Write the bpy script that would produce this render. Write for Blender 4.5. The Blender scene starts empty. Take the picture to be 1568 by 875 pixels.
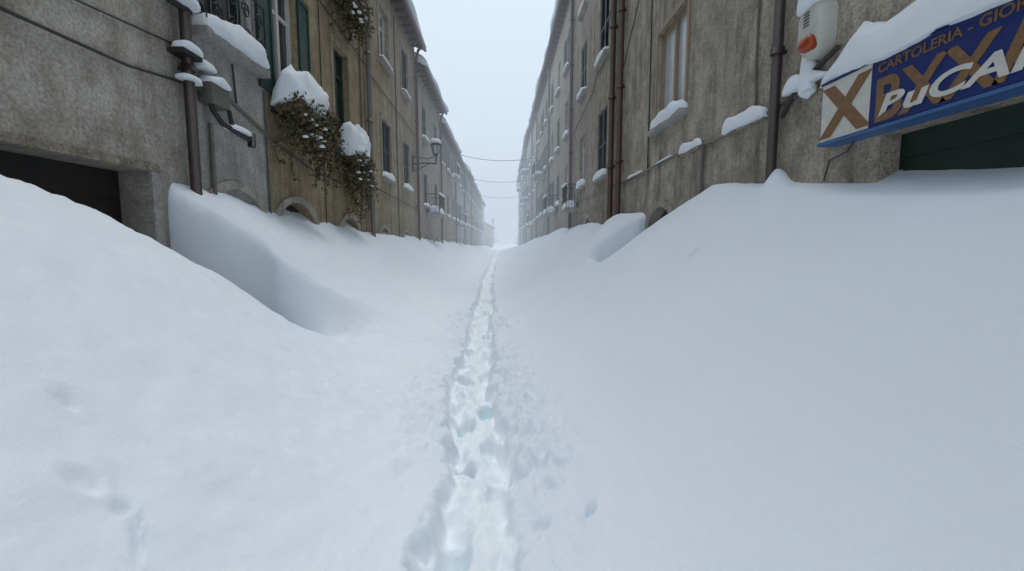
import bpy, math, random
import numpy as np
from mathutils import Vector, Matrix, noise as mn
random.seed(7)
scene=bpy.context.scene
EYE=2.8
# ------------------------------------------------------------------ materials
def newmat(name):
    m=bpy.data.materials.new(name); m.use_nodes=True
    nt=m.node_tree; b=nt.nodes['Principled BSDF']
    return m,nt,b
def N(nt,t,**k):
    n=nt.nodes.new(t)
    for a,v in k.items():
        if a in n.inputs.keys(): n.inputs[a].default_value=v
        else: setattr(n,a,v)
    return n
def L(nt,a,b): nt.links.new(a,b)
def rgba(c): return (c[0],c[1],c[2],1)
def coords(nt,scale):
    tc=N(nt,'ShaderNodeTexCoord'); mp=N(nt,'ShaderNodeMapping')
    mp.inputs['Scale'].default_value=scale
    L(nt,tc.outputs['Object'],mp.inputs['Vector']); return mp.outputs['Vector']
def noise_(nt,vec,scale,detail=5,rough=.55):
    n=N(nt,'ShaderNodeTexNoise'); n.inputs['Scale'].default_value=scale
    n.inputs['Detail'].default_value=detail; n.inputs['Roughness'].default_value=rough
    L(nt,vec,n.inputs['Vector']); return n.outputs['Fac']
def ramp(nt,fac,stops):
    r=N(nt,'ShaderNodeValToRGB'); e=r.color_ramp.elements
    while len(e)<len(stops): e.new(.5)
    for i,(p,c) in enumerate(stops): e[i].position=p; e[i].color=rgba(c)
    L(nt,fac,r.inputs['Fac']); return r.outputs['Color']
def mix(nt,fac,a,b,mode='MIX'):
    m=N(nt,'ShaderNodeMixRGB',blend_type=mode)
    for k,v in (('Fac',fac),('Color1',a),('Color2',b)):
        if isinstance(v,(int,float)): m.inputs[k].default_value=v
        elif isinstance(v,tuple): m.inputs[k].default_value=rgba(v)
        else: L(nt,v,m.inputs[k])
    return m.outputs['Color']
def bump(nt,b,h,strength,dist):
    bp=N(nt,'ShaderNodeBump'); bp.inputs['Strength'].default_value=strength; bp.inputs['Distance'].default_value=dist
    L(nt,h,bp.inputs['Height']); L(nt,bp.outputs['Normal'],b.inputs['Normal'])
MATS={}
def plaster(name,base,dark,light,rough_bump=.5,stain=.6,fine=40):
    m,nt,b=newmat(name)
    v=coords(nt,(1,1,1)); vs=coords(nt,(1,1.6,.22))
    big=noise_(nt,v,.55,4,.62); med=noise_(nt,v,3.2,5,.72); fin=noise_(nt,v,fine,2,.6)
    streak=noise_(nt,vs,2.6,5,.72)
    c=mix(nt,ramp(nt,big,[(.38,(0,0,0)),(.62,(1,1,1))]),base,light)
    c=mix(nt,ramp(nt,med,[(.42,(0,0,0)),(.66,(.8,.8,.8))]),c,dark)
    s=ramp(nt,streak,[(.49,(0,0,0)),(.70,(stain,stain,stain))])
    c=mix(nt,s,c,tuple(x*.42 for x in dark))
    c=mix(nt,.6,c,ramp(nt,fin,[(.3,(.45,.45,.45)),(.7,(1.3,1.3,1.3))]),'MULTIPLY')
    # damp, soiled band just above the snow line
    g=N(nt,'ShaderNodeNewGeometry'); sx=N(nt,'ShaderNodeSeparateXYZ'); L(nt,g.outputs['Position'],sx.inputs[0])
    ad=N(nt,'ShaderNodeMath',operation='MULTIPLY_ADD'); L(nt,med,ad.inputs[0]); ad.inputs[1].default_value=-2.4; L(nt,sx.outputs['Z'],ad.inputs[2])
    mr=N(nt,'ShaderNodeMapRange'); L(nt,ad.outputs[0],mr.inputs['Value']); mr.inputs['From Min'].default_value=1.9; mr.inputs['From Max'].default_value=3.3; mr.inputs['To Min'].default_value=.36; mr.inputs['To Max'].default_value=0
    c=mix(nt,mr.outputs[0],c,tuple(x*.5 for x in dark))
    L(nt,c,b.inputs['Base Color']); b.inputs['Roughness'].default_value=.93
    b.inputs['Specular IOR Level'].default_value=.2
    bump(nt,b,fin if rough_bump>.6 else med,rough_bump,.03)
    MATS[name]=m
plaster('grey_plaster',(.44,.415,.36),(.31,.285,.24),(.50,.475,.42),.35,.45,30)
plaster('light_grey_plaster',(.43,.425,.40),(.32,.31,.28),(.48,.475,.45),.35,.45,30)
plaster('tan_plaster',(.35,.275,.175),(.24,.19,.125),(.43,.35,.235),.4,.6,28)
plaster('ochre_plaster',(.37,.31,.21),(.27,.22,.145),(.45,.385,.285),.4,.6,28)
plaster('pale_plaster',(.38,.34,.27),(.28,.245,.19),(.45,.41,.345),.35,.6,22)
plaster('roughcast_plaster',(.43,.375,.30),(.26,.225,.178),(.58,.515,.425),1.0,.7,38)
plaster('brown_plaster',(.355,.305,.24),(.225,.19,.15),(.44,.39,.32),.8,.7,28)
plaster('stone_trim',(.38,.37,.35),(.28,.27,.25),(.45,.44,.42),.4,.3,30)
def simple(name,col,rough=.6,metal=0,var=.35,scale=6,bmp=.15):
    m,nt,b=newmat(name); v=coords(nt,(1,1,1)); n=noise_(nt,v,scale,4,.65)
    c=mix(nt,n,tuple(x*(1-var) for x in col),tuple(min(1,x*(1+var)) for x in col))
    L(nt,c,b.inputs['Base Color']); b.inputs['Roughness'].default_value=rough; b.inputs['Metallic'].default_value=metal
    if bmp: bump(nt,b,n,bmp,.01)
    MATS[name]=m
simple('dark_iron',(.03,.028,.027),.55,.3)
simple('brown_pipe',(.035,.022,.018),.5,.0,.4)
simple('red_pipe',(.075,.032,.024),.55,.0,.5,4)
simple('grey_pipe',(.16,.15,.135),.55,.2,.3)
simple('cable',(.05,.05,.05),.7)
simple('green_shutter',(.012,.045,.035),.5,0,.3)
simple('blue_shutter',(.03,.05,.06),.55,0,.3)
simple('white_frame',(.62,.62,.6),.45,0,.1)
simple('wood_frame',(.30,.22,.15),.6,0,.3,14)
simple('door_green',(.005,.022,.014),.5,0,.3)
simple('door_dark',(.015,.012,.011),.7,0,.4)
simple('sign_blue',(.010,.026,.14),.4,0,.3,9)
simple('sign_edge_blue',(.05,.13,.30),.45,0,.2)
simple('sign_white',(.60,.58,.54),.45,0,.25,14)
simple('sign_gold',(.20,.105,.045),.6,0,.6,24)
simple('box_white',(.52,.51,.46),.4,0,.15)
simple('lens_orange',(.34,.05,.012),.3,0,.2)
simple('lamp_ochre',(.32,.22,.08),.5,0,.3)
simple('roof_tile',(.16,.09,.06),.85,0,.4)
simple('terracotta',(.14,.09,.06),.8,0,.3)
simple('curtain',(.46,.48,.49),.22,0,.22,2,0)
simple('bark',(.05,.04,.03),.9,0,.3)
m,nt,b=newmat('window_glass'); b.inputs['Base Color'].default_value=(.03,.035,.04,1); b.inputs['Roughness'].default_value=.06
b.inputs['Specular IOR Level'].default_value=.8; v=coords(nt,(1,1,1)); bump(nt,b,noise_(nt,v,1.5,2,.5),.04,.05); MATS['window_glass']=m
m,nt,b=newmat('ivy_leaf'); v=coords(nt,(1,1,1))
c=ramp(nt,noise_(nt,v,9,4,.7),[(.3,(.025,.032,.014)),(.5,(.08,.075,.03)),(.7,(.18,.125,.055))])
L(nt,c,b.inputs['Base Color']); b.inputs['Roughness'].default_value=.7; MATS['ivy_leaf']=m
# snow
def snowmat(name,base,tr=None):
    m,nt,b=newmat(name); v=coords(nt,(1,1,1))
    a=noise_(nt,v,18,8,.74)
    col=mix(nt,noise_(nt,v,.8,2,.5),tuple(x*.965 for x in base),tuple(min(1,x*1.025) for x in base))
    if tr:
        at=N(nt,'ShaderNodeAttribute',attribute_name='packed_glow')
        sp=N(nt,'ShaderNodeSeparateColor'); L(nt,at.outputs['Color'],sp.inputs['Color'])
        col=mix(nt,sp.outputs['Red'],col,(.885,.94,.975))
        col=mix(nt,sp.outputs['Green'],col,(.58,.83,.91))  # cyan subsurface glow of foot holes and dents, painted into the colour
    L(nt,col,b.inputs['Base Color']); b.inputs['Roughness'].default_value=.85
    b.inputs['Specular IOR Level'].default_value=.12
    bump(nt,b,a,.6,.016); MATS[name]=m
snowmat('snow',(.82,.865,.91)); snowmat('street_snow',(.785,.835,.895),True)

# ------------------------------------------------------------------ mesh builder
class MB:
    def __init__(s): s.v=[];s.f=[];s.m=[];s.sm=[];s.mats=[]
    def mi(s,name):
        if name not in s.mats: s.mats.append(name)
        return s.mats.index(name)
    def quad(s,pts,mat):
        i=len(s.v); s.v+= [tuple(p) for p in pts]; s.f.append(tuple(range(i,i+len(pts)))); s.m.append(s.mi(mat)); s.sm.append(False)
    def box(s,x0,x1,y0,y1,z0,z1,mat):
        i=len(s.v)
        s.v+=[(x0,y0,z0),(x1,y0,z0),(x1,y1,z0),(x0,y1,z0),(x0,y0,z1),(x1,y0,z1),(x1,y1,z1),(x0,y1,z1)]
        for q in ((0,3,2,1),(4,5,6,7),(0,1,5,4),(1,2,6,5),(2,3,7,6),(3,0,4,7)):
            s.f.append(tuple(i+k for k in q)); s.m.append(s.mi(mat)); s.sm.append(False)
    def tube(s,pts,r,mat,n=8):
        pts=[Vector(p) for p in pts]; k=len(pts); i0=len(s.v)
        for j,p in enumerate(pts):
            t=(pts[min(j+1,k-1)]-pts[max(j-1,0)]).normalized()
            a=Vector((0,0,1)) if abs(t.z)<.9 else Vector((0,1,0))
            u=t.cross(a).normalized(); w=t.cross(u)
            rr=r[j] if isinstance(r,(list,tuple)) else r
            for q in range(n):
                an=2*math.pi*q/n; s.v.append(tuple(p+u*math.cos(an)*rr+w*math.sin(an)*rr))
        for j in range(k-1):
            for q in range(n):
                s.f.append((i0+j*n+q,i0+j*n+(q+1)%n,i0+(j+1)*n+(q+1)%n,i0+(j+1)*n+q)); s.m.append(s.mi(mat)); s.sm.append(True)
        for e in (0,k-1):
            s.f.append(tuple(i0+e*n+q for q in range(n))); s.m.append(s.mi(mat)); s.sm.append(False)
    def blob(s,x0,x1,y0,y1,z,th,mat='snow',nu=28,nv=14,amp=.22,seed=0,freq=3.0,low=.15,lean=0,ex=.75):
        cx,cy=(x0+x1)/2,(y0+y1)/2; a,b_=abs(x1-x0)/2,abs(y1-y0)/2; i0=len(s.v)
        nu=max(nu,min(110,int(b_*2*22)))
        def pw(k,m): return math.copysign(abs(k)**m,k)
        for j in range(nv+1):
            ph=-math.pi/2+math.pi*j/nv
            for i in range(nu):
                t=2*math.pi*i/nu
                x=a*pw(math.cos(ph),.6)*pw(math.cos(t),.7); y=b_*pw(math.cos(ph),.55)*pw(math.sin(t),.6); zz=pw(math.sin(ph),ex)
                zz=zz*th if zz>0 else zz*th*low
                o=Vector((seed*7.1,seed*3.3,seed)); p=Vector((cx+x+lean*zz,cy+y,z+zz))
                d=mn.noise(p*freq+o)+.5*mn.noise(p*freq*2.3+o)+.3*mn.noise(p*freq*6+o)
                if zz>0 and amp>0:
                    p.z=z+zz*max(.4,(1+amp*2.2*mn.noise(Vector((seed,p.y*1.9,seed*2.)))+amp*mn.noise(Vector((p.x*4,p.y*5,seed)))))
                p.x+= a*amp*.8*d; p.y+= min(b_,.3)*amp*.6*d; p.z+= th*amp*.45*d
                s.v.append(tuple(p))
        for j in range(nv):
            for i in range(nu):
                s.f.append((i0+j*nu+i,i0+j*nu+(i+1)%nu,i0+(j+1)*nu+(i+1)%nu,i0+(j+1)*nu+i)); s.m.append(s.mi(mat)); s.sm.append(True)
    def obj(s,name,parent=None):
        me=bpy.data.meshes.new(name); me.from_pydata(s.v,[],s.f)
        for n in s.mats: me.materials.append(MATS[n])
        me.polygons.foreach_set('material_index',s.m); me.polygons.foreach_set('use_smooth',s.sm); me.update()
        o=bpy.data.objects.new(name,me); scene.collection.objects.link(o)
        if parent: o.parent=parent
        return o
def empty(name):
    e=bpy.data.objects.new(name,None); scene.collection.objects.link(e); return e

# ------------------------------------------------------------------ buildings
class Bld:
    """facade at x = side*W ; d = distance out of the facade toward the street"""
    def __init__(s,name,side,W,y0,y1,H,mat,eave=.5):
        s.e=empty(name); s.side=side; s.W=W; s.y0=y0;s.y1=y1;s.H=H;s.mat=mat;s.eave=eave
        s.open=[]; s.win=MB(); s.trim=MB(); s.snow=MB(); s.pipes=MB(); s.wall=MB(); s.shut=MB(); s.arch=[]
    def X(s,d): return s.side*(s.W-d)
    def bx(s,mb,d0,d1,y0,y1,z0,z1,mat):
        a,b=s.X(d0),s.X(d1); mb.box(min(a,b),max(a,b),y0,y1,z0,z1,mat)
    def cap(s,d0,d1,y0,y1,z,th,**k):
        a,b=s.X(d0),s.X(d1); s.snow.blob(min(a,b),max(a,b),y0,y1,z,th,seed=random.random()*30,**k)
    def tube(s,pts,r,mat,n=8):
        s.pipes.tube([(s.X(d),y,z) for d,y,z in pts],r,mat,n)
    def downpipe(s,y,r,mat,d=.12,z0=.5,z1=None):
        z1=z1 or s.H-.1
        s.tube([(d,y,z0),(d,y,z1-.5),(d+.1,y,z1-.2),(s.eave-.05,y,z1)],r,mat,10)
        z=z0+2
        while z<z1-1:
            s.tube([(d,y,z),(d,y,z+.07)],r*1.35,mat,10); s.bx(s.pipes,-.02,d,y-.015,y+.015,z+.01,z+.05,mat); z+=1.9
    def window(s,y0,y1,z0,z1,kind='glass',shut=None,sill=True,snow=.12,surround=None,depth=.22):
        s.open.append((y0,y1,z0,z1,depth))
        g=-depth+.04
        ym=(y0+y1)/2
        if kind=='louver':
            col=shut or 'blue_shutter'
            for a,b in ((y0+.01,ym-.012),(ym+.012,y1-.01)):
                for q in ((a,a+.06,z0,z1),(b-.06,b,z0,z1),(a+.06,b-.06,z0,z0+.08),(a+.06,b-.06,z1-.07,z1),(a+.06,b-.06,(z0+z1)/2-.03,(z0+z1)/2+.03)):
                    s.bx(s.shut,-.09,-.04,*q,col)
                z=z0+.1
                st=.06 if s.y0<30 else .12
                while z<z1-.1:
                    xa,xb=s.X(-.085),s.X(-.045)
                    s.shut.quad([(xb,a+.06,z),(xb,b-.06,z),(xa,b-.06,z+st*.95),(xa,a+.06,z+st*.95)],col); z+=st
            s.bx(s.shut,-.14,-.10,y0,y1,z0,z1,'door_dark')
        else:
            fr={'glass':'white_frame','wood':'wood_frame','green':'green_shutter'}[kind]
            s.bx(s.win,-depth,g,y0,y1,z0,z1,'curtain' if kind=='wood' else 'window_glass')
            w=.07
            for q in ((y0,y0+w,z0,z1),(y1-w,y1,z0,z1),(y0+w,y1-w,z0,z0+w),(y0+w,y1-w,z1-w,z1),(ym-w*.6,ym+w*.6,z0+w,z1-w)):
                s.bx(s.win,g+.002,g+.06,*q,fr)
            zt=z1-(z1-z0)*.28
            if kind!='wood': s.bx(s.win,g+.002,g+.05,y0+w,y1-w,zt-.025,zt+.025,fr)
            if shut:   # open shutters folded onto the wall
                ww=(y1-y0)/2
                for a,b in ((y0-ww,y0-.02),(y1+.02,y1+ww)):
                    for q in ((a,a+.05,z0,z1),(b-.05,b,z0,z1),(a+.05,b-.05,z0,z0+.08),(a+.05,b-.05,z1-.08,z1)):
                        s.bx(s.shut,.01,.05,*q,shut)
                    s.bx(s.shut,.015,.03,a+.05,b-.05,z0+.08,z1-.08,shut)
        if surround:
            t=.13
            for q in ((y0-t,y0,z0-.0,z1),(y1,y1+t,z0-.0,z1),(y0-t,y1+t,z1,z1+t)):
                s.bx(s.trim,0.003,.035,*q,surround)
        if sill:
            s.bx(s.trim,-.08,.16,y0-.14,y1+.14,z0-.10,z0-.003,'stone_trim')
            if snow>0: s.cap(-.12,.19,y0-.12,y1+.12,z0,snow*random.uniform(.75,1.25),nv=12,amp=.3)
    def arched(s,y0,y1,z0,crown,ring=True,fill='door_dark',depth=.25):
        """arched opening: rectangular hole bridged by arch-shaped wall spandrels"""
        s.open.append((y0,y1,z0,crown,depth)); ym=(y0+y1)/2; r=(y1-y0)/2; zs=crown-r*.62
        n=14; P=[(ym+r*math.cos(math.pi*i/n),zs+(crown-zs)*math.sin(math.pi*i/n)) for i in range(n+1)]
        x=s.X(0)
        for i in range(n):
            (a,za),(b,zb)=P[i],P[i+1]
            s.wall.quad([(x,a,za),(x,b,zb),(x,b,crown),(x,a,crown)],s.mat)
            s.wall.quad([(x,a,za),(x,b,zb),(s.X(-depth),b,zb),(s.X(-depth),a,za)],s.mat)
            if ring:
                k=1.0+.2/r
                A=lambda p,d,kk:(s.X(d),ym+(p[0]-ym)*kk,zs+(p[1]-zs)*kk)
                s.trim.quad([A(P[i],.03,1),A(P[i+1],.03,1),A(P[i+1],.03,k),A(P[i],.03,k)],'grey_plaster')
                s.trim.quad([A(P[i],.0,k),A(P[i+1],.0,k),A(P[i+1],.03,k),A(P[i],.03,k)],'grey_plaster')
                s.trim.quad([A(P[i],.0,1),A(P[i+1],.0,1),A(P[i+1],.03,1),A(P[i],.03,1)],'grey_plaster')
        s.bx(s.win,-depth-.02,-depth+.03,y0,y1,z0,crown,fill)
    def balcony(s,y0,y1,z,depth=.8,snow=.3,boxes=False):
        s.bx(s.trim,.003,depth,y0,y1,z-.14,z,'stone_trim')
        n=int((y1-y0)/.12)
        for i in range(n+1):
            y=y0+.03+(y1-y0-.06)*i/n; s.tube([(depth-.04,y,z),(depth-.04,y,z+.95)],.009,'dark_iron',5)
        for i in range(int(depth/.12)):
            for y in (y0+.03,y1-.03): s.tube([(.05+i*.12,y,z),(.05+i*.12,y,z+.95)],.009,'dark_iron',5)
        s.tube([(.0,y0+.03,z+.96),(depth-.04,y0+.03,z+.96),(depth-.04,y1-.03,z+.96),(0,y1-.03,z+.96)],.02,'dark_iron',6)
        s.cap(.02,depth+.02,y0+.02,y1-.02,z,snow); s.cap(depth-.12,depth+.05,y0,y1,z+.96,.09,nv=8)
    def finish(s):
        ys=sorted({s.y0,s.y1,*[o[0] for o in s.open],*[o[1] for o in s.open]})
        zs=sorted({0,s.H,*[o[2] for o in s.open],*[o[3] for o in s.open]})
        x=s.X(0)
        for a,b in zip(ys,ys[1:]):
            for c,d in zip(zs,zs[1:]):
                my,mz=(a+b)/2,(c+d)/2
                if any(o[0]<my<o[1] and o[2]<mz<o[3] for o in s.open): continue
                s.wall.quad([(x,a,c),(x,b,c),(x,b,d),(x,a,d)],s.mat)
        for (a,b,c,d,dp) in s.open:
            xi=s.X(-dp)
            s.wall.quad([(x,a,c),(xi,a,c),(xi,a,d),(x,a,d)],s.mat); s.wall.quad([(x,b,c),(xi,b,c),(xi,b,d),(x,b,d)],s.mat)
            s.wall.quad([(x,a,c),(x,b,c),(xi,b,c),(xi,a,c)],s.mat); s.wall.quad([(x,a,d),(x,b,d),(xi,b,d),(xi,a,d)],s.mat)
        xb=s.X(-9); H=s.H; xm=s.X(-4.5); R=H+1.7
        for y in (s.y0+.002,s.y1-.002):
            s.wall.quad([(x,y,0),(xb,y,0),(xb,y,H),(xm,y,R),(x,y,H)],s.mat)
        s.wall.quad([(xb,s.y0,0),(xb,s.y1,0),(xb,s.y1,H),(xb,s.y0,H)],s.mat)
        # roof
        rf=MB(); e=s.eave; xe=s.X(e); k=1.7/4.5*e; zE=H-k
        for dz,mt in ((0,'roof_tile'),(.08,'roof_tile')):
            rf.quad([(xe,s.y0,zE+dz),(xe,s.y1,zE+dz),(xm,s.y1,R+dz),(xm,s.y0,R+dz)],mt)
        rf.quad([(xe,s.y0,zE),(xe,s.y1,zE),(xe,s.y1,zE+.08),(xe,s.y0,zE+.08)],'roof_tile')
        rf.quad([(xb,s.y0,H),(xb,s.y1,H),(xm,s.y1,R),(xm,s.y0,R)],'roof_tile')
        y=s.y0+.3
        while y<s.y1-.2:
            a,b=s.X(0),s.X(e-.06); rf.box(min(a,b),max(a,b),y,y+.09,zE-.1,zE-.01,'bark'); y+=.6
        rf.tube([(s.X(e+.07),s.y0+.02,zE),(s.X(e+.07),s.y1-.02,zE)],.075,'grey_pipe',8)
        rf.obj('roof',s.e)
        # roof snow slab
        ny=max(6,int((s.y1-s.y0)/.35)); rs=MB(); prof=[(e-.15,.06),(e+.12,.03),(e+.2,.16),(e+.14,.34),(e-.1,.46),(e-.8,.5),(-4.5,.5)]
        sd=random.random()*50
        for i in range(ny+1):
            yy=s.y0+(s.y1-s.y0)*i/ny
            for j,(d,h) in enumerate(prof):
                nn=mn.noise(Vector((yy*.5,sd,j*.15))); d2=d+(.13*nn if j in(1,2,3) else 0)
                rs.v.append((s.X(d2),yy,H+(-d)*1.7/4.5+.08+h*(1+.4*nn)))
        m_=len(prof)
        for i in range(ny):
            for j in range(m_-1):
                rs.f.append((i*m_+j,(i+1)*m_+j,(i+1)*m_+j+1,i*m_+j+1)); rs.m.append(rs.mi('snow')); rs.sm.append(True)
        for i in (0,ny):
            rs.f.append(tuple(i*m_+j for j in range(m_))); rs.m.append(0); rs.sm.append(False)
        rs.obj('roof_snow',s.e)
        for nm,mb in (('walls',s.wall),('windows',s.win),('stone_trim',s.trim),('shutters',s.shut),('pipes_and_cables',s.pipes),('ledge_snow',s.snow)):
            if mb.f: mb.obj(nm,s.e)

# ---- left near grey house with the garage
A=Bld('grey_plaster_house',-1,4.0,-6,5.95,11.8,'grey_plaster')
A.open.append((1.2,5.2,0,3.59,.36))
A.bx(A.win,-.40,-.34,1.2,5.2,0,3.59,'door_dark')
for i in range(11):
    A.bx(A.win,-.34,-.325,1.25,5.15,.3+i*.3,.52+i*.3,'door_dark')
A.bx(A.trim,.002,.03,1.0,5.34,3.595,3.68,'brown_plaster'); A.bx(A.trim,.002,.03,5.205,5.34,0,3.592,'light_grey_plaster')
A.tube([(.03,-3,4.5),(.03,1,4.5),(.03,3.8,4.64),(.03,5.0,4.66),(.03,5.9,4.78)],.016,'cable',6)
A.tube([(.02,-3,5.0),(.02,4.4,5.04),(.02,5.9,5.2)],.010,'cable',6)
A.downpipe(5.80,.062,'brown_pipe',.12,1.0)
A.cap(.0,.3,5.5,5.95,5.66,.13); A.cap(.02,.26,5.6,5.98,5.12,.1); A.cap(.02,.22,5.65,5.98,4.78,.07)
A.bx(A.pipes,.02,.22,5.6,5.93,5.05,5.1,'dark_iron')
A.tube([(.06,5.2,5.7),(.1,5.5,5.62),(.16,5.85,5.6)],.035,'dark_iron')
A.window(3.2,4.3,6.2,8.0,'glass','green_shutter')
A.finish()
# ---- left light grey section
B=Bld('light_grey_house',-1,4.002,5.95,7.85,11.8,'light_grey_plaster')
B.window(6.28,7.42,5.72,7.6,'green',None,False,depth=.2)
B.bx(B.trim,.003,.2,6.1,7.66,5.46,5.58,'stone_trim')
B.cap(-.1,.28,6.1,7.6,5.58,.26,amp=.35)
B.tube([(.17,6.15,5.6),(.17,6.15,6.5),(.17,7.6,6.5),(.17,7.6,5.6)],.014,'dark_iron',6)
for i in range(7):
    y=6.25+i*.2; B.tube([(.17,y,5.6),(.17,y,6.5)],.009,'dark_iron',5)
for k in range(4):   # scrolls
    cy=6.36+k*.36
    for sg in (1,-1):
        pts=[(.175,cy+sg*.0+sg*(.02+.11*t/12)*math.cos(t*.8)*.9,6.05+sg*.18+(.02+.11*t/12)*math.sin(t*.8)) for t in range(13)]
        B.tube(pts,.013,'dark_iron',5)
B.arched(6.25,7.5,0,3.58,True,'stone_trim',.06)
B.tube([(.08,6.0,4.78),(.08,6.6,4.86),(.08,7.83,4.52)],.03,'grey_pipe')
B.tube([(.1,6.15,4.95),(.14,6.2,4.55),(.16,6.35,4.42),(.16,6.75,4.36),(.14,7.1,4.34)],.035,'dark_iron')
B.tube([(.14,7.1,4.25),(.14,7.1,4.45)],.06,'dark_iron')
B.tube([(.1,6.55,4.85),(.18,6.5,4.6),(.16,6.6,4.38)],.03,'dark_iron')
B.bx(B.pipes,.02,.2,6.12,6.5,4.62,4.9,'grey_pipe')
B.tube([(.04,6.3,4.4),(.04,6.3,3.0)],.03,'grey_pipe'); B.tube([(.03,7.78,5.3),(.03,7.78,3.0)],.02,'grey_pipe')
B.tube([(.03,6.9,5.4),(.03,6.95,4.8)],.015,'cable')
B.cap(.0,.26,6.1,6.55,4.9,.12,amp=.35); B.cap(.03,.22,6.5,7.05,4.4,.07); B.cap(.02,.2,6.02,6.3,5.05,.08)
B.finish()
# ---- tan house with plants
C=Bld('tan_plaster_house',-1,4.0,7.85,13.6,12.3,'tan_plaster')
C.window(8.15,9.15,5.35,7.55,'glass','green_shutter',False)
C.window(11.0,12.0,5.35,7.5,'green',None,False,surround='ochre_plaster')
C.window(8.15,9.15,8.9,11,'glass','green_shutter',False); C.window(11.0,12.0,8.9,11,'glass','green_shutter',False)
C.arched(8.1,9.6,0,3.55); C.arched(11.2,12.5,0,3.42)
C.tube([(.03,7.9,4.55),(.03,9.5,4.3),(.03,13.5,4.1)],.014,'cable',6)
C.tube([(.03,7.86,8.1),(.03,13.5,7.9)],.014,'cable',6)
C.tube([(.03,13.0,12),(.03,13.0,5),(.03,12.6,3)],.02,'grey_pipe',6)
C.tube([(.03,10.2,12),(.03,10.2,3)],.012,'cable',6)
C.downpipe(13.5,.07,'grey_pipe')
C.finish()
# ---- next ochre house
D=Bld('ochre_plaster_house',-1,4.002,13.6,21.2,11.6,'ochre_plaster',eave=.42)
for (a,b) in ((15.15,16.35),(18.3,19.5)):
    D.window(a,b,4.95,6.85,'louver','blue_shutter',surround='pale_plaster',snow=.2)
    D.window(a,b,8.75,10.5,'louver' if a>17 else 'glass','blue_shutter' if a>17 else None,surround='pale_plaster',snow=.12)
D.arched(14.6,15.9,0,3.25); D.arched(18,19.4,0,3.2)
D.tube([(.03,13.7,7.8),(.03,21,7.6)],.014,'cable',6)
D.tube([(.03,13.7,4.5),(.03,21,4.3)],.014,'cable',6); D.tube([(.03,17.2,11),(.03,17.3,3)],.02,'grey_pipe',6)
D.downpipe(20.9,.06,'red_pipe')
D.finish()
# ---- remaining left row
colsL=['pale_plaster','ochre_plaster','light_grey_plaster','pale_plaster','tan_plaster','ochre_plaster','pale_plaster','light_grey_plaster']
edges=[21.2,28.6,38,47,55.5,64.5,73,82,92]; Hs=[10.75,10.1,10.0,10.2,9.9,10.1,9.9,10.1]
for i in range(8):
    y0,y1=edges[i],edges[i+1]
    b_=Bld('row_house',-1,4.0+(-.06,.03,0.05,-.04)[i%4],y0,y1,Hs[i]+.1,colsL[i],eave=.38)
    n=int((y1-y0)//3); st=(y1-y0)/n
    for k in range(n):
        c=y0+st*(k+.5)
        for z0,z1 in ((4.6,6.2),(7.9,9.5)):
            kd=random.choice(['louver','glass','louver'])
            b_.window(c-.55,c+.55,z0,z1,kd,random.choice(['blue_shutter','green_shutter']),surround=random.choice([None,'stone_trim']),snow=.18)
        if y0<50: b_.arched(c-.6,c+.6,0,3.15)
    b_.downpipe(y1-.3,.06,random.choice(['grey_pipe','red_pipe']))
    if i%2==0: b_.balcony(y0+2,y0+4.2,4.3,.7,.35)
    if i==1: b_.balcony(y0+5,y0+7,7.6,.7,.35)
    b_.finish()
# ---- right near roughcast house
R=Bld('roughcast_house',1,3.2,-6,12.45,14.4,'roughcast_plaster',eave=.4)
R.open.append((-1.5,3.8,0,3.70,.2))
R.bx(R.win,-.24,-.18,-1.5,3.8,0,3.7,'door_green')
for i in range(12): R.bx(R.win,-.18,-.165,-1.4,3.74,.2+i*.3,.46+i*.3,'door_green')
R.window(7.98,9.45,5.1,6.98,'wood',None,True,.2,depth=.16)
for q in ((7.9,7.98,5.1,7.06),(9.45,9.53,5.1,7.06),(7.98,9.45,6.98,7.06)): R.bx(R.trim,.003,.03,*q,'wood_frame')
R.window(3.0,4.2,8.2,10,'wood',None,True,.15); R.window(8,9.4,8.6,10.6,'wood',None,True,.2)
R.arched(8.4,9.75,0,3.5,True)
R.downpipe(5.18,.055,'brown_pipe',.1,1.0); R.downpipe(12.0,.075,'red_pipe',.12,1.0)
R.tube([(.03,4.4,4.42),(.03,5.3,4.33),(.03,6.6,4.3),(.03,8.2,4.38),(.03,12.3,4.35)],.022,'grey_pipe',6)
R.cap(-.02,.13,5.4,6.45,4.32,.15,amp=.4); R.cap(-.02,.1,7.2,8.05,4.35,.12,amp=.4)
R.cap(-.02,.06,8.4,9.4,4.4,.04); R.cap(-.02,.08,10.2,11.4,4.38,.05)
R.bx(R.trim,.002,.07,5.45,6.35,4.27,4.32,'brown_plaster'); R.bx(R.trim,.002,.06,7.25,8.0,4.29,4.34,'brown_plaster')
R.tube([(.02,5.75,14),(.02,5.75,5),(.02,5.7,4.4)],.016,'grey_pipe',6)
R.tube([(.05,7.1,4.3),(.05,7.13,3.2)],.03,'grey_pipe',6)
R.tube([(.02,9.9,12),(.02,9.9,4.4)],.012,'cable',6)
R.cap(-.01,.12,4.6,4.78,4.4,.5,amp=.5,ex=1.0); R.cap(-.01,.12,4.4,5.1,4.42,.12,amp=.45)
R.tube([(.05,4.3,4.62),(.05,4.7,4.5),(.05,4.9,4.42),(.05,5.1,4.2)],.025,'cable',6)
R.tube([(.04,9.8,9.2),(.04,12.2,7.2),(.04,12.4,6)],.012,'cable',6)
R.tube([(.03,4.0,3.75),(.05,4.1,3.62),(.06,4.3,3.58),(.03,4.4,3.4)],.008,'cable',5)
R.finish()
R2=Bld('brown_plaster_house',1,3.202,12.45,21.0,14.3,'brown_plaster',eave=.4)
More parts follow.
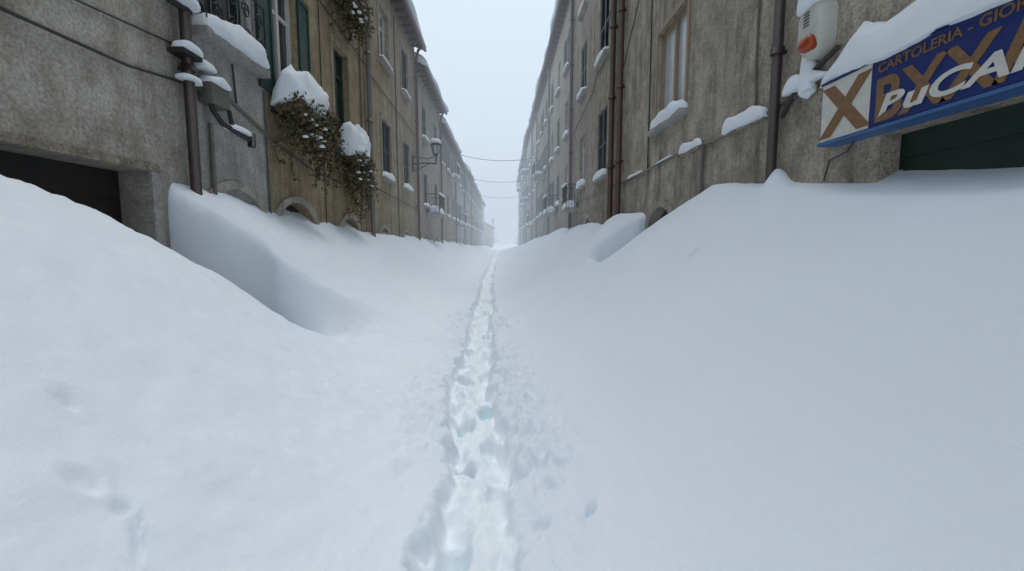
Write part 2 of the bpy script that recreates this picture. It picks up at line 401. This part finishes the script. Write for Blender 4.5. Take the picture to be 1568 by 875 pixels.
R2.window(14.0,15.3,4.85,7.0,'louver','blue_shutter',snow=.25); R2.window(14.0,15.3,8.55,10.7,'louver','blue_shutter',snow=.2)
R2.window(14.0,15.3,11.8,13.2,'glass')
R2.window(17.6,18.8,5.0,7.0,'glass',snow=.25); R2.window(17.6,18.8,8.6,10.5,'louver','green_shutter',snow=.2); R2.window(17.6,18.8,11.8,13.2,'glass')
R2.downpipe(12.9,.08,'red_pipe',.12,1.0); R2.downpipe(20.6,.075,'red_pipe',.12,1.0)
R2.tube([(.04,12.5,10.2),(.04,16,8.0),(.04,20.5,7.6)],.014,'cable',6); R2.tube([(.04,12.5,4.4),(.04,20.5,4.5)],.02,'grey_pipe',6)
R2.arched(16.2,17.4,0,3.7)
R2.balcony(18.9,20.3,4.25,.55,.25)
R2.finish()
colsR=['pale_plaster','brown_plaster','pale_plaster','light_grey_plaster','ochre_plaster','pale_plaster','light_grey_plaster']
edges=[21,31,40.5,49,58,67,77,88]; Hs=[14.4,14.3,14.9,14.8,14.9,14.7,14.5]
for i in range(7):
    y0,y1=edges[i],edges[i+1]
    b_=Bld('row_house',1,3.2+(0.0,-.08,.04,-.12)[i%4],y0,y1,Hs[i],colsR[i],eave=.4)
    n=int((y1-y0)//3); st=(y1-y0)/n
    for k in range(n):
        c=y0+st*(k+.5)
        for z0,z1 in ((4.9,6.6),(8.0,9.7),(11.2,12.8)):
            kd=random.choice(['louver','glass','glass'])
            b_.window(c-.55,c+.55,z0,z1,kd,random.choice(['blue_shutter','green_shutter',None]) if kd=='glass' else 'blue_shutter',surround=random.choice([None,'stone_trim']),snow=.2)
    b_.downpipe(y1-.4,.07,random.choice(['grey_pipe','red_pipe']))
    if i in (1,3,4): 
        b_.balcony(y0+2,y0+4.5,7.7,.8,.3)
    if i in (3,5): b_.balcony(y0+3,y0+6,11.0,.9,.3)
    if i in (0,2): b_.balcony(y0+5,y0+7,4.5,.7,.35)
    b_.finish()
# small house closing the end of the street
Z=Bld('low_house',-1,2.6,100,112,6.2,'pale_plaster'); Z.window(103,104.2,4.0,5.2,'glass'); Z.window(107,108.2,4.0,5.2,'glass'); Z.finish()

# ------------------------------------------------------------------ hanging plants
def plant(name,x_out,y0,y1,ztop,zbot,n,boxz,snow_th,lf=1.0):
    e=empty(name); bm_=MB()
    bm_.box(-3.995,-3.995+.06,y0,y1,boxz-.25,boxz-.2,'dark_iron')
    for y in (y0+.1,y1-.1): bm_.tube([(-3.99,y,boxz-.4),(x_out-.05,y,boxz-.22)],.012,'dark_iron',5)
    bm_.box(-3.93,x_out,y0,y1,boxz-.22,boxz,'terracotta'); bm_.box(-3.95,x_out+.02,y0-.02,y1+.02,boxz-.04,boxz+.01,'terracotta')
    bm_.obj('flower_box',e)
    lv=MB(); rng=random.Random(int(y0*10+boxz*7))
    ns=int((y1-y0)*58)
    for s_ in range(ns):
        ys=rng.uniform(y0-.1,y1+.3); xs=x_out+rng.uniform(-.42,.12)
        f=(.3+.7*(0.5+0.5*math.sin(ys*5.3+2.2)))*rng.uniform(.3,1.05)
        Ln=(ztop-zbot)*f; x=xs;y=ys;z=ztop
        pts=[]
        while z>ztop-Ln:
            pts.append((x,y,z)); x+=rng.uniform(-.028,.027); y+=rng.uniform(-.03,.035); z-=.05
        if len(pts)>1: lv.tube(pts,.004,'bark',3)
        for p in pts:
            for q in range(rng.choice((1,2,n,n+1))):
                s=rng.uniform(.022,.055); c=Vector(p)+Vector((rng.gauss(0,.045),rng.gauss(0,.045),rng.gauss(0,.03)))
                u=Vector((rng.gauss(0,1),rng.gauss(0,1),rng.gauss(0,1))).normalized(); w=u.cross(Vector((rng.gauss(0,1),rng.gauss(0,1),rng.gauss(0,1)))).normalized()
                lv.quad([c-u*s,c-w*s*.6,c+u*s,c+w*s*.6],'ivy_leaf')
    lv.obj('foliage',e)
    sn=MB(); sn.blob(-3.98,x_out+.08,y0-.1,y1+.12,boxz-.02,snow_th,amp=.3,seed=y0,freq=2.6,nv=20,nu=44,low=.12)
    for k in range(14):
        yy=rng.uniform(y0,y1+.1); zz=boxz-rng.uniform(.15,.7); r=rng.uniform(.02,.06)
        sn.blob(x_out-.02,x_out+.08,yy-r,yy+r,zz,r*.8,seed=k,nu=10,nv=6)
    sn.obj('snow',e)
plant('hanging_plant',-3.48,8.0,9.15,5.3,3.85,3,5.28,.62)
plant('hanging_plant',-3.5,10.95,12.0,4.95,3.2,3,4.95,.75,1)
plant('hanging_plant',-3.5,10.7,11.9,8.75,7.5,3,8.75,.4)

# ------------------------------------------------------------------ street lamp
e=empty('street_lamp'); sl=MB()
sl.box(-4.0,-3.96,20.1,20.3,5.9,6.6,'dark_iron')
sl.tube([(-3.97,20.2,6.25),(-3.4,20.2,6.27),(-2.95,20.2,6.25)],.03,'dark_iron')
sl.tube([(-3.97,20.2,5.95),(-3.7,20.2,6.02),(-3.45,20.2,6.15),(-3.25,20.2,6.25)],.02,'dark_iron')
sl.tube([(-3.97,20.2,6.55),(-3.6,20.2,6.5),(-3.3,20.2,6.45),(-3.05,20.2,6.55),(-2.95,20.2,6.7),(-2.9,20.2,6.72)],.02,'dark_iron')
sl.tube([(-2.95,20.2,6.2),(-2.95,20.2,6.62)],.025,'dark_iron')
def frustum(mb,c,z0,z1,r0,r1,mat,n=6):
    a=[(c[0]+r0*math.cos(2*math.pi*i/n),c[1]+r0*math.sin(2*math.pi*i/n),z0) for i in range(n)]
    b=[(c[0]+r1*math.cos(2*math.pi*i/n),c[1]+r1*math.sin(2*math.pi*i/n),z1) for i in range(n)]
    for i in range(n): mb.quad([a[i],a[(i+1)%n],b[(i+1)%n],b[i]],mat)
    mb.quad(a,mat); mb.quad(b,mat)
c=(-2.95,20.2)
frustum(sl,c,6.6,6.66,.1,.13,'dark_iron'); frustum(sl,c,6.66,7.02,.12,.2,'curtain'); frustum(sl,c,7.02,7.06,.25,.25,'dark_iron'); frustum(sl,c,7.06,7.2,.23,.07,'dark_iron'); frustum(sl,c,7.2,7.3,.03,.01,'dark_iron')
for i in range(6):
    an=2*math.pi*i/6; sl.tube([(c[0]+.125*math.cos(an),c[1]+.125*math.sin(an),6.66),(c[0]+.205*math.cos(an),c[1]+.205*math.sin(an),7.02)],.014,'dark_iron',5)
sl.obj('lantern',e)
sn=MB(); sn.blob(-3.2,-2.7,19.97,20.43,7.14,.16,seed=3,nu=16); sn.obj('snow',e)
# ochre bulkhead lamp on the near left wall
e=empty('wall_lamp'); wl=MB()
for i in range(7):
    r=.15-.012*i; wl.tube([(-3.99+.03*i,3.76,4.86),(-3.99+.03*i+.018,3.76,4.86)],r,'lamp_ochre',16)
wl.tube([(-3.998,3.76,4.86),(-3.80,3.76,4.86)],.06,'lamp_ochre',12); wl.obj('ribbed_body',e)

# ------------------------------------------------------------------ overhead wires
w_=MB()
for y,za,zb in ((39,10.3,10.1),(47,9.5,9.35),(60,9.15,9.0)):
    w_.tube([(-4+7.1*t/12,y+.3*t/12,za+(zb-za)*t/12-.45*(1-(2*t/12-1)**2)) for t in range(13)],.022,'cable',5)
w_.obj('overhead_wires')

# ------------------------------------------------------------------ alarm siren
e=empty('alarm_siren'); al=MB()
def rbox(mb,x0,x1,y0,y1,z0,z1,mat,bev=.05,n=8):
    P=[]
    for cy,cz,a0 in ((y1-bev,z1-bev,0),(y0+bev,z1-bev,90),(y0+bev,z0+bev,180),(y1-bev,z0+bev,270)):
        for i in range(n+1):
            a=math.radians(a0+90*i/n); P.append((cy+bev*math.cos(a),cz+bev*math.sin(a)))
    k=len(P); cy,cz=(y0+y1)/2,(z0+z1)/2
    rings=[(x0,1),(x1+.10,1),(x1+.06,.95),(x1+.03,.88),(x1+.01,.78),(x1,.6)] ; i0=len(mb.v)
    for x,s in rings:
        for p in P: mb.v.append((x,cy+(p[0]-cy)*s,cz+(p[1]-cz)*s))
    for r in range(len(rings)-1):
        for i in range(k):
            mb.f.append((i0+r*k+i,i0+r*k+(i+1)%k,i0+(r+1)*k+(i+1)%k,i0+(r+1)*k+i)); mb.m.append(mb.mi(mat)); mb.sm.append(True)
    mb.f.append(tuple(i0+(len(rings)-1)*k+i for i in range(k))); mb.m.append(mb.mi(mat)); mb.sm.append(False)
rbox(al,3.198,3.01,4.40,4.74,4.62,5.18,'box_white',.168)
for i in range(5): al.box(3.004,3.012,4.53,4.61,4.92+i*.03,4.93+i*.03,'cable')
al.obj('housing',e)
al=MB(); al.blob(2.955,3.10,4.44,4.64,4.745,.075,'lens_orange',nu=24,nv=14,amp=0,low=1,ex=1); al.obj('beacon_lens',e)
al=MB(); al.blob(2.98,3.2,4.38,4.76,5.12,.24,seed=9); al.obj('snow',e)

# ------------------------------------------------------------------ shop sign
e=empty('shop_sign'); sg=MB()
SX=3.02
sg.box(SX+.01,3.199,.4,4.30,3.70,4.27,'sign_edge_blue')
sg.box(SX,SX+.008,.42,3.72,3.735,4.25,'sign_blue'); sg.box(SX,SX+.008,3.722,4.28,3.735,4.25,'sign_white')
for z in (4.255,): sg.box(SX-.008,SX+.02,.4,4.3,z,z+.02,'sign_blue')
sg.box(SX-.012,SX+.02,.4,4.3,3.70,3.725,'sign_edge_blue')
sg.obj('panel',e)
M=Matrix(((0,0,-1,0),(-1,0,0,0),(0,1,0,0),(0,0,0,1)))
def text(body,y,z,size,mat,off,layer,name,shear=0,sx=1):
    t=bpy.data.curves.new(name,'FONT'); t.body=body; t.size=size; t.offset=off; t.extrude=.001; t.shear=shear
    t.materials.append(MATS[mat]); o=bpy.data.objects.new(name,t); scene.collection.objects.link(o)
    o.matrix_world=Matrix.Translation((SX-.003-layer*.003,y,z))@M@Matrix.Diagonal((sx,1,1,1)); 
    o.parent=e
text('X',4.24,3.78,.60,'sign_gold',.022,0,'logo_letter',0,1.15)
text('CARTOLERIA - GIORNALI',3.66,4.145,.10,'sign_gold',.002,0,'caption_text',0,1.12)
text('BXXAR',3.68,3.77,.46,'sign_gold',.012,0,'gold_lettering',0,1.0)
text('BuCAR',3.64,3.80,.22,'sign_white',.006,1,'white_lettering',.25,1.75)
sn=MB(); sn.blob(2.98,3.25,.2,4.42,4.27,.33,seed=5,amp=.3,freq=2,nu=90,nv=18,low=.08,ex=.9); sn.obj('snow',e)

# ------------------------------------------------------------------ street snow (one sheet)
rng=np.random.default_rng(5); T=rng.random((256,256))
def vn(x,y,s=0):
    x=x+s*17.3; y=y+s*9.1
    xi=np.floor(x).astype(int); yi=np.floor(y).astype(int); fx=x-xi; fy=y-yi
    fx=fx*fx*fx*(fx*(fx*6-15)+10); fy=fy*fy*fy*(fy*(fy*6-15)+10)
    g=lambda a,b:T[a&255,b&255]
    return (g(xi,yi)*(1-fx)+g(xi+1,yi)*fx)*(1-fy)+(g(xi,yi+1)*(1-fx)+g(xi+1,yi+1)*fx)*fy-.5
def fb(x,y,s=0,o=4):
    r=0;a=1
    for i in range(o):
        c,sn_=math.cos(.6*i+.4),math.sin(.6*i+.4)
        r=r+a*vn((x*c-y*sn_)*2**i,(x*sn_+y*c)*2**i,s+i*3); a*=.5
    return r
def ss(a,b,x): t=np.clip((x-a)/(b-a),0,1); return t*t*(3-2*t)
ys=np.concatenate([np.arange(-5,.8,.12),np.arange(.8,5.0,.018),np.arange(5.0,6.9,.012),np.arange(6.9,14,.045),np.arange(14,30,.14),np.arange(30,100,.8),np.arange(100,260,5)])
xs=np.concatenate([np.arange(-4.6,-1.6,.022),np.arange(-1.6,.8,.012),np.arange(.8,3.62,.026)])
Xg,Yg=np.meshgrid(xs,ys)
def pathx(y): return np.interp(y,[-5,0,2,5.2,9.8,21,70,200],[.05,-.02,-.12,-.34,-.46,-.7,-.95,-1.0])
P=pathx(Yg)+.09*vn(Yg*.9,Yg*0,3)
zlow=1.22+0.02*vn(Yg*.3,Yg*0,9)
tr=np.clip((Xg-P-.35)/(3.2-P-.35),0,1.1)
rb=np.interp(Yg,[-5,2.7,4.75,6.0,6.84,8.06,9,10.6,12,15.6,24,40,72,100],[3.0,3.22,3.46,3.58,3.62,3.42,3.2,3.3,3.38,3.45,3.5,3.2,2.3,1.9])
Sr=.55*tr**1.55+.45*ss(0,1,tr)
ZR=zlow+(rb-zlow)*Sr
ZR+= .20*np.exp(-(((Xg-3.12)/.13)**2+((Yg-5.12)/.13)**2))      # little heap at the pipe foot
er=10.15+.2*vn(Xg*2,Xg*0,21)-.2*ss(2.6,3.2,Xg)
dipR=ss(8.3,9.7,Yg)*(1-ss(0,.3,Yg-er))*ss(1.9,2.7,Xg)
ZR-= .95*dipR
lump=ss(0,.5,Yg-er)*np.exp(-((Yg-10.9)/1.0)**2)*np.exp(-((Xg-2.65)/.75)**2)
ZR+= .34*lump*(1+.8*fb(Xg*1.6,Yg*1.2,44,2))
# left banks
tl=np.clip((P-Xg-.35)/(4+P-.35),0,1.15)
lb=np.interp(Yg,[4,5.3,5.6,6.0,6.5,7.7,10.2,16,39,60,100],[3.1,3.15,3.32,3.46,3.46,3.32,3.2,3.08,2.72,2.3,1.9])
D2=zlow+(lb-zlow)*(.7*tl**1.9+.3*ss(0,1,tl))
ridge=np.interp(Yg,[0,4.3,5.1,6.0],[3.0,3.0,2.95,2.83])
t1=np.clip((P-Xg-.35)/(ridge+P-.35),0,1)
rg=np.interp(Yg,[-5,0,2.0,2.7,3.3,3.8,4.3,5.1,5.9,6.6],[3.45,3.42,3.36,3.24,3.05,2.83,2.60,2.04,1.60,1.5])
D1=zlow+(rg-zlow)*(.45*t1**1.6+.55*ss(0,1,t1))
hole=ss(0,.32,-Xg-ridge)
D1=D1-(D1-.7)*hole*ss(.5,3.0,Yg)
yl=6.02+.22*vn(Xg*2.1,Xg*0,4)-.46*ss(-3.0,-3.9,Xg)
wd=.42+1.0*ss(-2.66,-1.8,Xg)
kk=np.clip((Yg-yl)/wd,0,1)
k=np.sin(kk*math.pi/2)**.75            # rises steeply from the hollow, then rounds over
k=k*(1-ss(-2.75,-2.2,Xg))+ss(0,1,kk)*ss(-2.75,-2.2,Xg)
lip=.12*np.exp(-((Yg-yl-.55)/.4)**2)*ss(-2.45,-3.0,Xg)*(1-.5*ss(-3.5,-3.9,Xg))
ZL=D1*(1-k)+D2*k+lip
left=Xg<P
Zg=np.where(left,ZL,ZR)
# forward lean: greatest two thirds of the way up the wall of the hollow
lean=k**1.3*np.exp(-(np.clip(Yg-yl-.30,0,9)/.34)**2)
face=np.where(left,lean*ss(-2.45,-3.0,Xg),0)
Zg+= .11*fb(Xg*.45,Yg*.35,1,3)*ss(.6,1.6,np.abs(Xg-P))
Zg+= .032*fb(Xg*1.6,Yg*1.3,2,3)
fine=ss(22,6,Yg)
lw=ss(-.4,-1.4,Xg)
Zg+= fine*.012*fb(Xg*9,Yg*8,6,4)*(.35+1.5*lw)
Zg+= fine*lw*.022*fb(Xg*3.3,Yg*3.6,61,3)
Zg+= np.where(left,.15*fb(Xg*2.6,Yg*2.6,31,3)*np.exp(-((Yg-6.1)/.45)**2)*ss(-2.7,-3.2,Xg),0)
Zg+= .06*fb(Xg*1.5,Yg*.9,8,4)*ss(.6,1.0,np.maximum(tl,tr))*ss(7,9,Yg)
# trodden path
dx=Xg-P
w=.235+.13*fb(Yg*1.5+np.sign(dx)*40,dx*0+1.5,12,4)+.08*fb(Yg*8,dx*0+np.sign(dx)*9,13,2)
tm=1-ss(w*.78,w*1.14+.02,np.abs(dx)+.06*fb(Xg*12,Yg*12,19,3))
crumb=np.exp(-((np.abs(dx)-.42)/.28)**2)
Zg+= fine*crumb*(.10*fb(Xg*9,Yg*6,14,4))*np.clip(.7+2*vn(Yg*.8,np.sign(dx)*7,17),.2,1.5)
slab=np.abs(fb(Xg*4,Yg*2.6,16,3))
floor=.155+.07*fb(Xg*2.5,Yg*1.7,15,3)+.19*fine*(slab-.2)+.03*fine*fb(Xg*16,Yg*14,71,3)
foot=np.zeros_like(Xg)
y=.9;i=0
rr=random.Random(3)
while y<40:
    sgn=1 if i%2 else -1
    cx=pathx(y)+sgn*.11+rr.uniform(-.06,.06); cy=y+rr.uniform(-.1,.1)
    sel=(ys>cy-.5)&(ys<cy+.5)
    wob=.55*fb(Yg[sel]*8,Xg[sel]*8,i%40,3)
    q=((Xg[sel]-cx)/rr.uniform(.06,.11))**2+((Yg[sel]-cy)/rr.uniform(.10,.22))**2+wob
    foot[sel]=np.maximum(foot[sel],(1-ss(.3,1.2,q))*rr.uniform(.25,1.15))
    y+=rr.uniform(.22,.5); i+=1
Zg-= tm*floor+ tm*foot*.16
def dimple(cx,cy,rx,ry,d,rot=0,rim=.15,tint=.5):
    global Zg,dm
    u=(Xg-cx)*math.cos(rot)+(Yg-cy)*math.sin(rot); v_=-(Xg-cx)*math.sin(rot)+(Yg-cy)*math.cos(rot)
    q=np.sqrt((u/rx)**2+(v_/ry)**2)+.5*fb(Xg*8,Yg*8,int(abs(cx)*10),2)
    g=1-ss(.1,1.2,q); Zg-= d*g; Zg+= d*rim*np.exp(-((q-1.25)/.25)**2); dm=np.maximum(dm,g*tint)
dm=np.zeros_like(Zg)
dimple(-1.80,1.80,.05,.04,.055,0,.2,0); dimple(-1.56,1.60,.05,.045,.045,.2,.2,0); dimple(-1.44,1.62,.035,.045,.045,0,.2,0)
dimple(-1.34,1.56,.09,.018,.05,-.9,.1,.3); dimple(.49,2.38,.028,.075,.08,-.4,.15,.5); dimple(2.17,5.05,.05,.05,.07,0,.2,0)
for k_ in range(30):    # clods and dents thrown out beside the path
    y_=rr.uniform(1.6,9); sd_=rr.choice((-1,1,1)); x_=float(pathx(y_))+sd_*rr.uniform(.34,.62)
    r_=rr.uniform(.025,.06); dimple(x_,y_,r_,r_*rr.uniform(1,1.8),rr.choice((-.03,.05,.05)),rr.uniform(0,3),.1,0)
Yw=Yg-.40*face
ovR=np.where(left,0,np.exp(-((Yg-er-.3)/.3)**2)*ss(1.9,2.6,Xg))
Yw=Yw-.30*ovR
ny,nx=Xg.shape
co=np.stack([Xg,Yw,Zg],-1).reshape(-1,3).astype(np.float32)
idx=np.arange(ny*nx).reshape(ny,nx)
F=np.stack([idx[:-1,:-1],idx[:-1,1:],idx[1:,1:],idx[1:,:-1]],-1).reshape(-1,4)
me=bpy.data.meshes.new('street_snow'); me.vertices.add(len(co)); me.vertices.foreach_set('co',co.ravel())
me.loops.add(F.size); me.loops.foreach_set('vertex_index',F.ravel().astype(np.int32))
me.polygons.add(len(F)); me.polygons.foreach_set('loop_start',np.arange(0,F.size,4,dtype=np.int32)); me.polygons.foreach_set('loop_total',np.full(len(F),4,dtype=np.int32))
me.polygons.foreach_set('use_smooth',np.ones(len(F),dtype=bool)); me.update(calc_edges=True); me.validate()
ca=me.color_attributes.new('packed_glow','FLOAT_COLOR','POINT')
cl=np.zeros((ny*nx,4),np.float32); cl[:,0]=(tm*.95).ravel(); cl[:,1]=np.maximum(tm*np.clip(foot-.6,0,1)*1.1,dm*.6).clip(0,1).ravel(); cl[:,3]=1  # red: packed floor, green: mask of the painted glow
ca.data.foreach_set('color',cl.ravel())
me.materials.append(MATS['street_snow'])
o=bpy.data.objects.new('street_snow',me); scene.collection.objects.link(o)
g=MB(); S=1500
g.quad([(-S,-S,.0),(S,-S,.0),(S,S,.0),(-S,S,.0)],'snow'); g.obj('ground')

# distant trees beyond the end of the street
tr_=MB(); rt=random.Random(11)
for i in range(18):
    x=rt.choice([rt.uniform(-12,-2.6),rt.uniform(3.0,12)]); y=rt.uniform(112,150); h=rt.uniform(6,11)
    tr_.tube([(x,y,0),(x+.1,y,h*.6),(x,y,h)],[.18,.1,.02],'bark',5)
    for k in range(60):
        a=rt.uniform(0,6.28); z=rt.uniform(.25,1)*h; r=(1.15-z/h)*2.6; 
        tr_.tube([(x,y,z-.4),(x+math.cos(a)*r*.6,y+math.sin(a)*r*.6,z+.2),(x+math.cos(a)*r,y+math.sin(a)*r,z+.1)],[.04,.02,.008],'bark',3)
tr_.obj('distant_trees')

# ------------------------------------------------------------------ fog (homogeneous medium)
m=bpy.data.materials.new('fog'); m.use_nodes=True; nt=m.node_tree; nt.nodes.clear()
SG=.0105
out=N(nt,'ShaderNodeOutputMaterial'); va=N(nt,'ShaderNodeVolumeAbsorption'); va.inputs['Color'].default_value=(0,0,0,1); va.inputs['Density'].default_value=SG
ve=N(nt,'ShaderNodeEmission'); ve.inputs['Color'].default_value=(.59,.68,.79,1); ve.inputs['Strength'].default_value=SG  # added glow in place of scattered light in the haze
ad=N(nt,'ShaderNodeAddShader'); L(nt,va.outputs[0],ad.inputs[0]); L(nt,ve.outputs[0],ad.inputs[1]); L(nt,ad.outputs[0],out.inputs['Volume']); MATS['fog']=m
fg=MB(); fg.box(-60,60,14,300,-.5,26,'fog'); fg.obj('fog')

# ------------------------------------------------------------------ world + light
w=bpy.data.worlds.new('World'); scene.world=w; w.use_nodes=True; nt=w.node_tree; bg=nt.nodes['Background']
sky=N(nt,'ShaderNodeTexSky'); sky.sky_type='NISHITA'; sky.sun_disc=False; sky.sun_elevation=math.radians(74); sky.sun_rotation=math.radians(15); sky.dust_density=3; sky.air_density=1
c=mix(nt,.86,sky.outputs[0],(7.1,8.2,9.25))
L(nt,c,bg.inputs['Color']); bg.inputs['Strength'].default_value=.124
sd=bpy.data.lights.new('sun','SUN'); sd.energy=1.45; sd.angle=math.radians(30); sd.color=(1,.98,.955)
so=bpy.data.objects.new('sun',sd); scene.collection.objects.link(so)
az=math.radians(15); el=math.radians(74)
dv=Vector((math.sin(az)*math.cos(el),math.cos(az)*math.cos(el),math.sin(el)))
so.rotation_euler=dv.to_track_quat('Z','Y').to_euler()
# ------------------------------------------------------------------ camera
cd=bpy.data.cameras.new('camera'); cd.sensor_width=36; cd.lens=680/1568*36; cd.clip_start=.05; cd.clip_end=3000
cam=bpy.data.objects.new('camera',cd); cam.location=(0,0,EYE); cam.rotation_euler=(math.pi/2-math.atan(67/680),0,-14/680); scene.collection.objects.link(cam); scene.camera=cam
scene.view_settings.view_transform='Standard'; scene.view_settings.look='None'; scene.view_settings.exposure=0
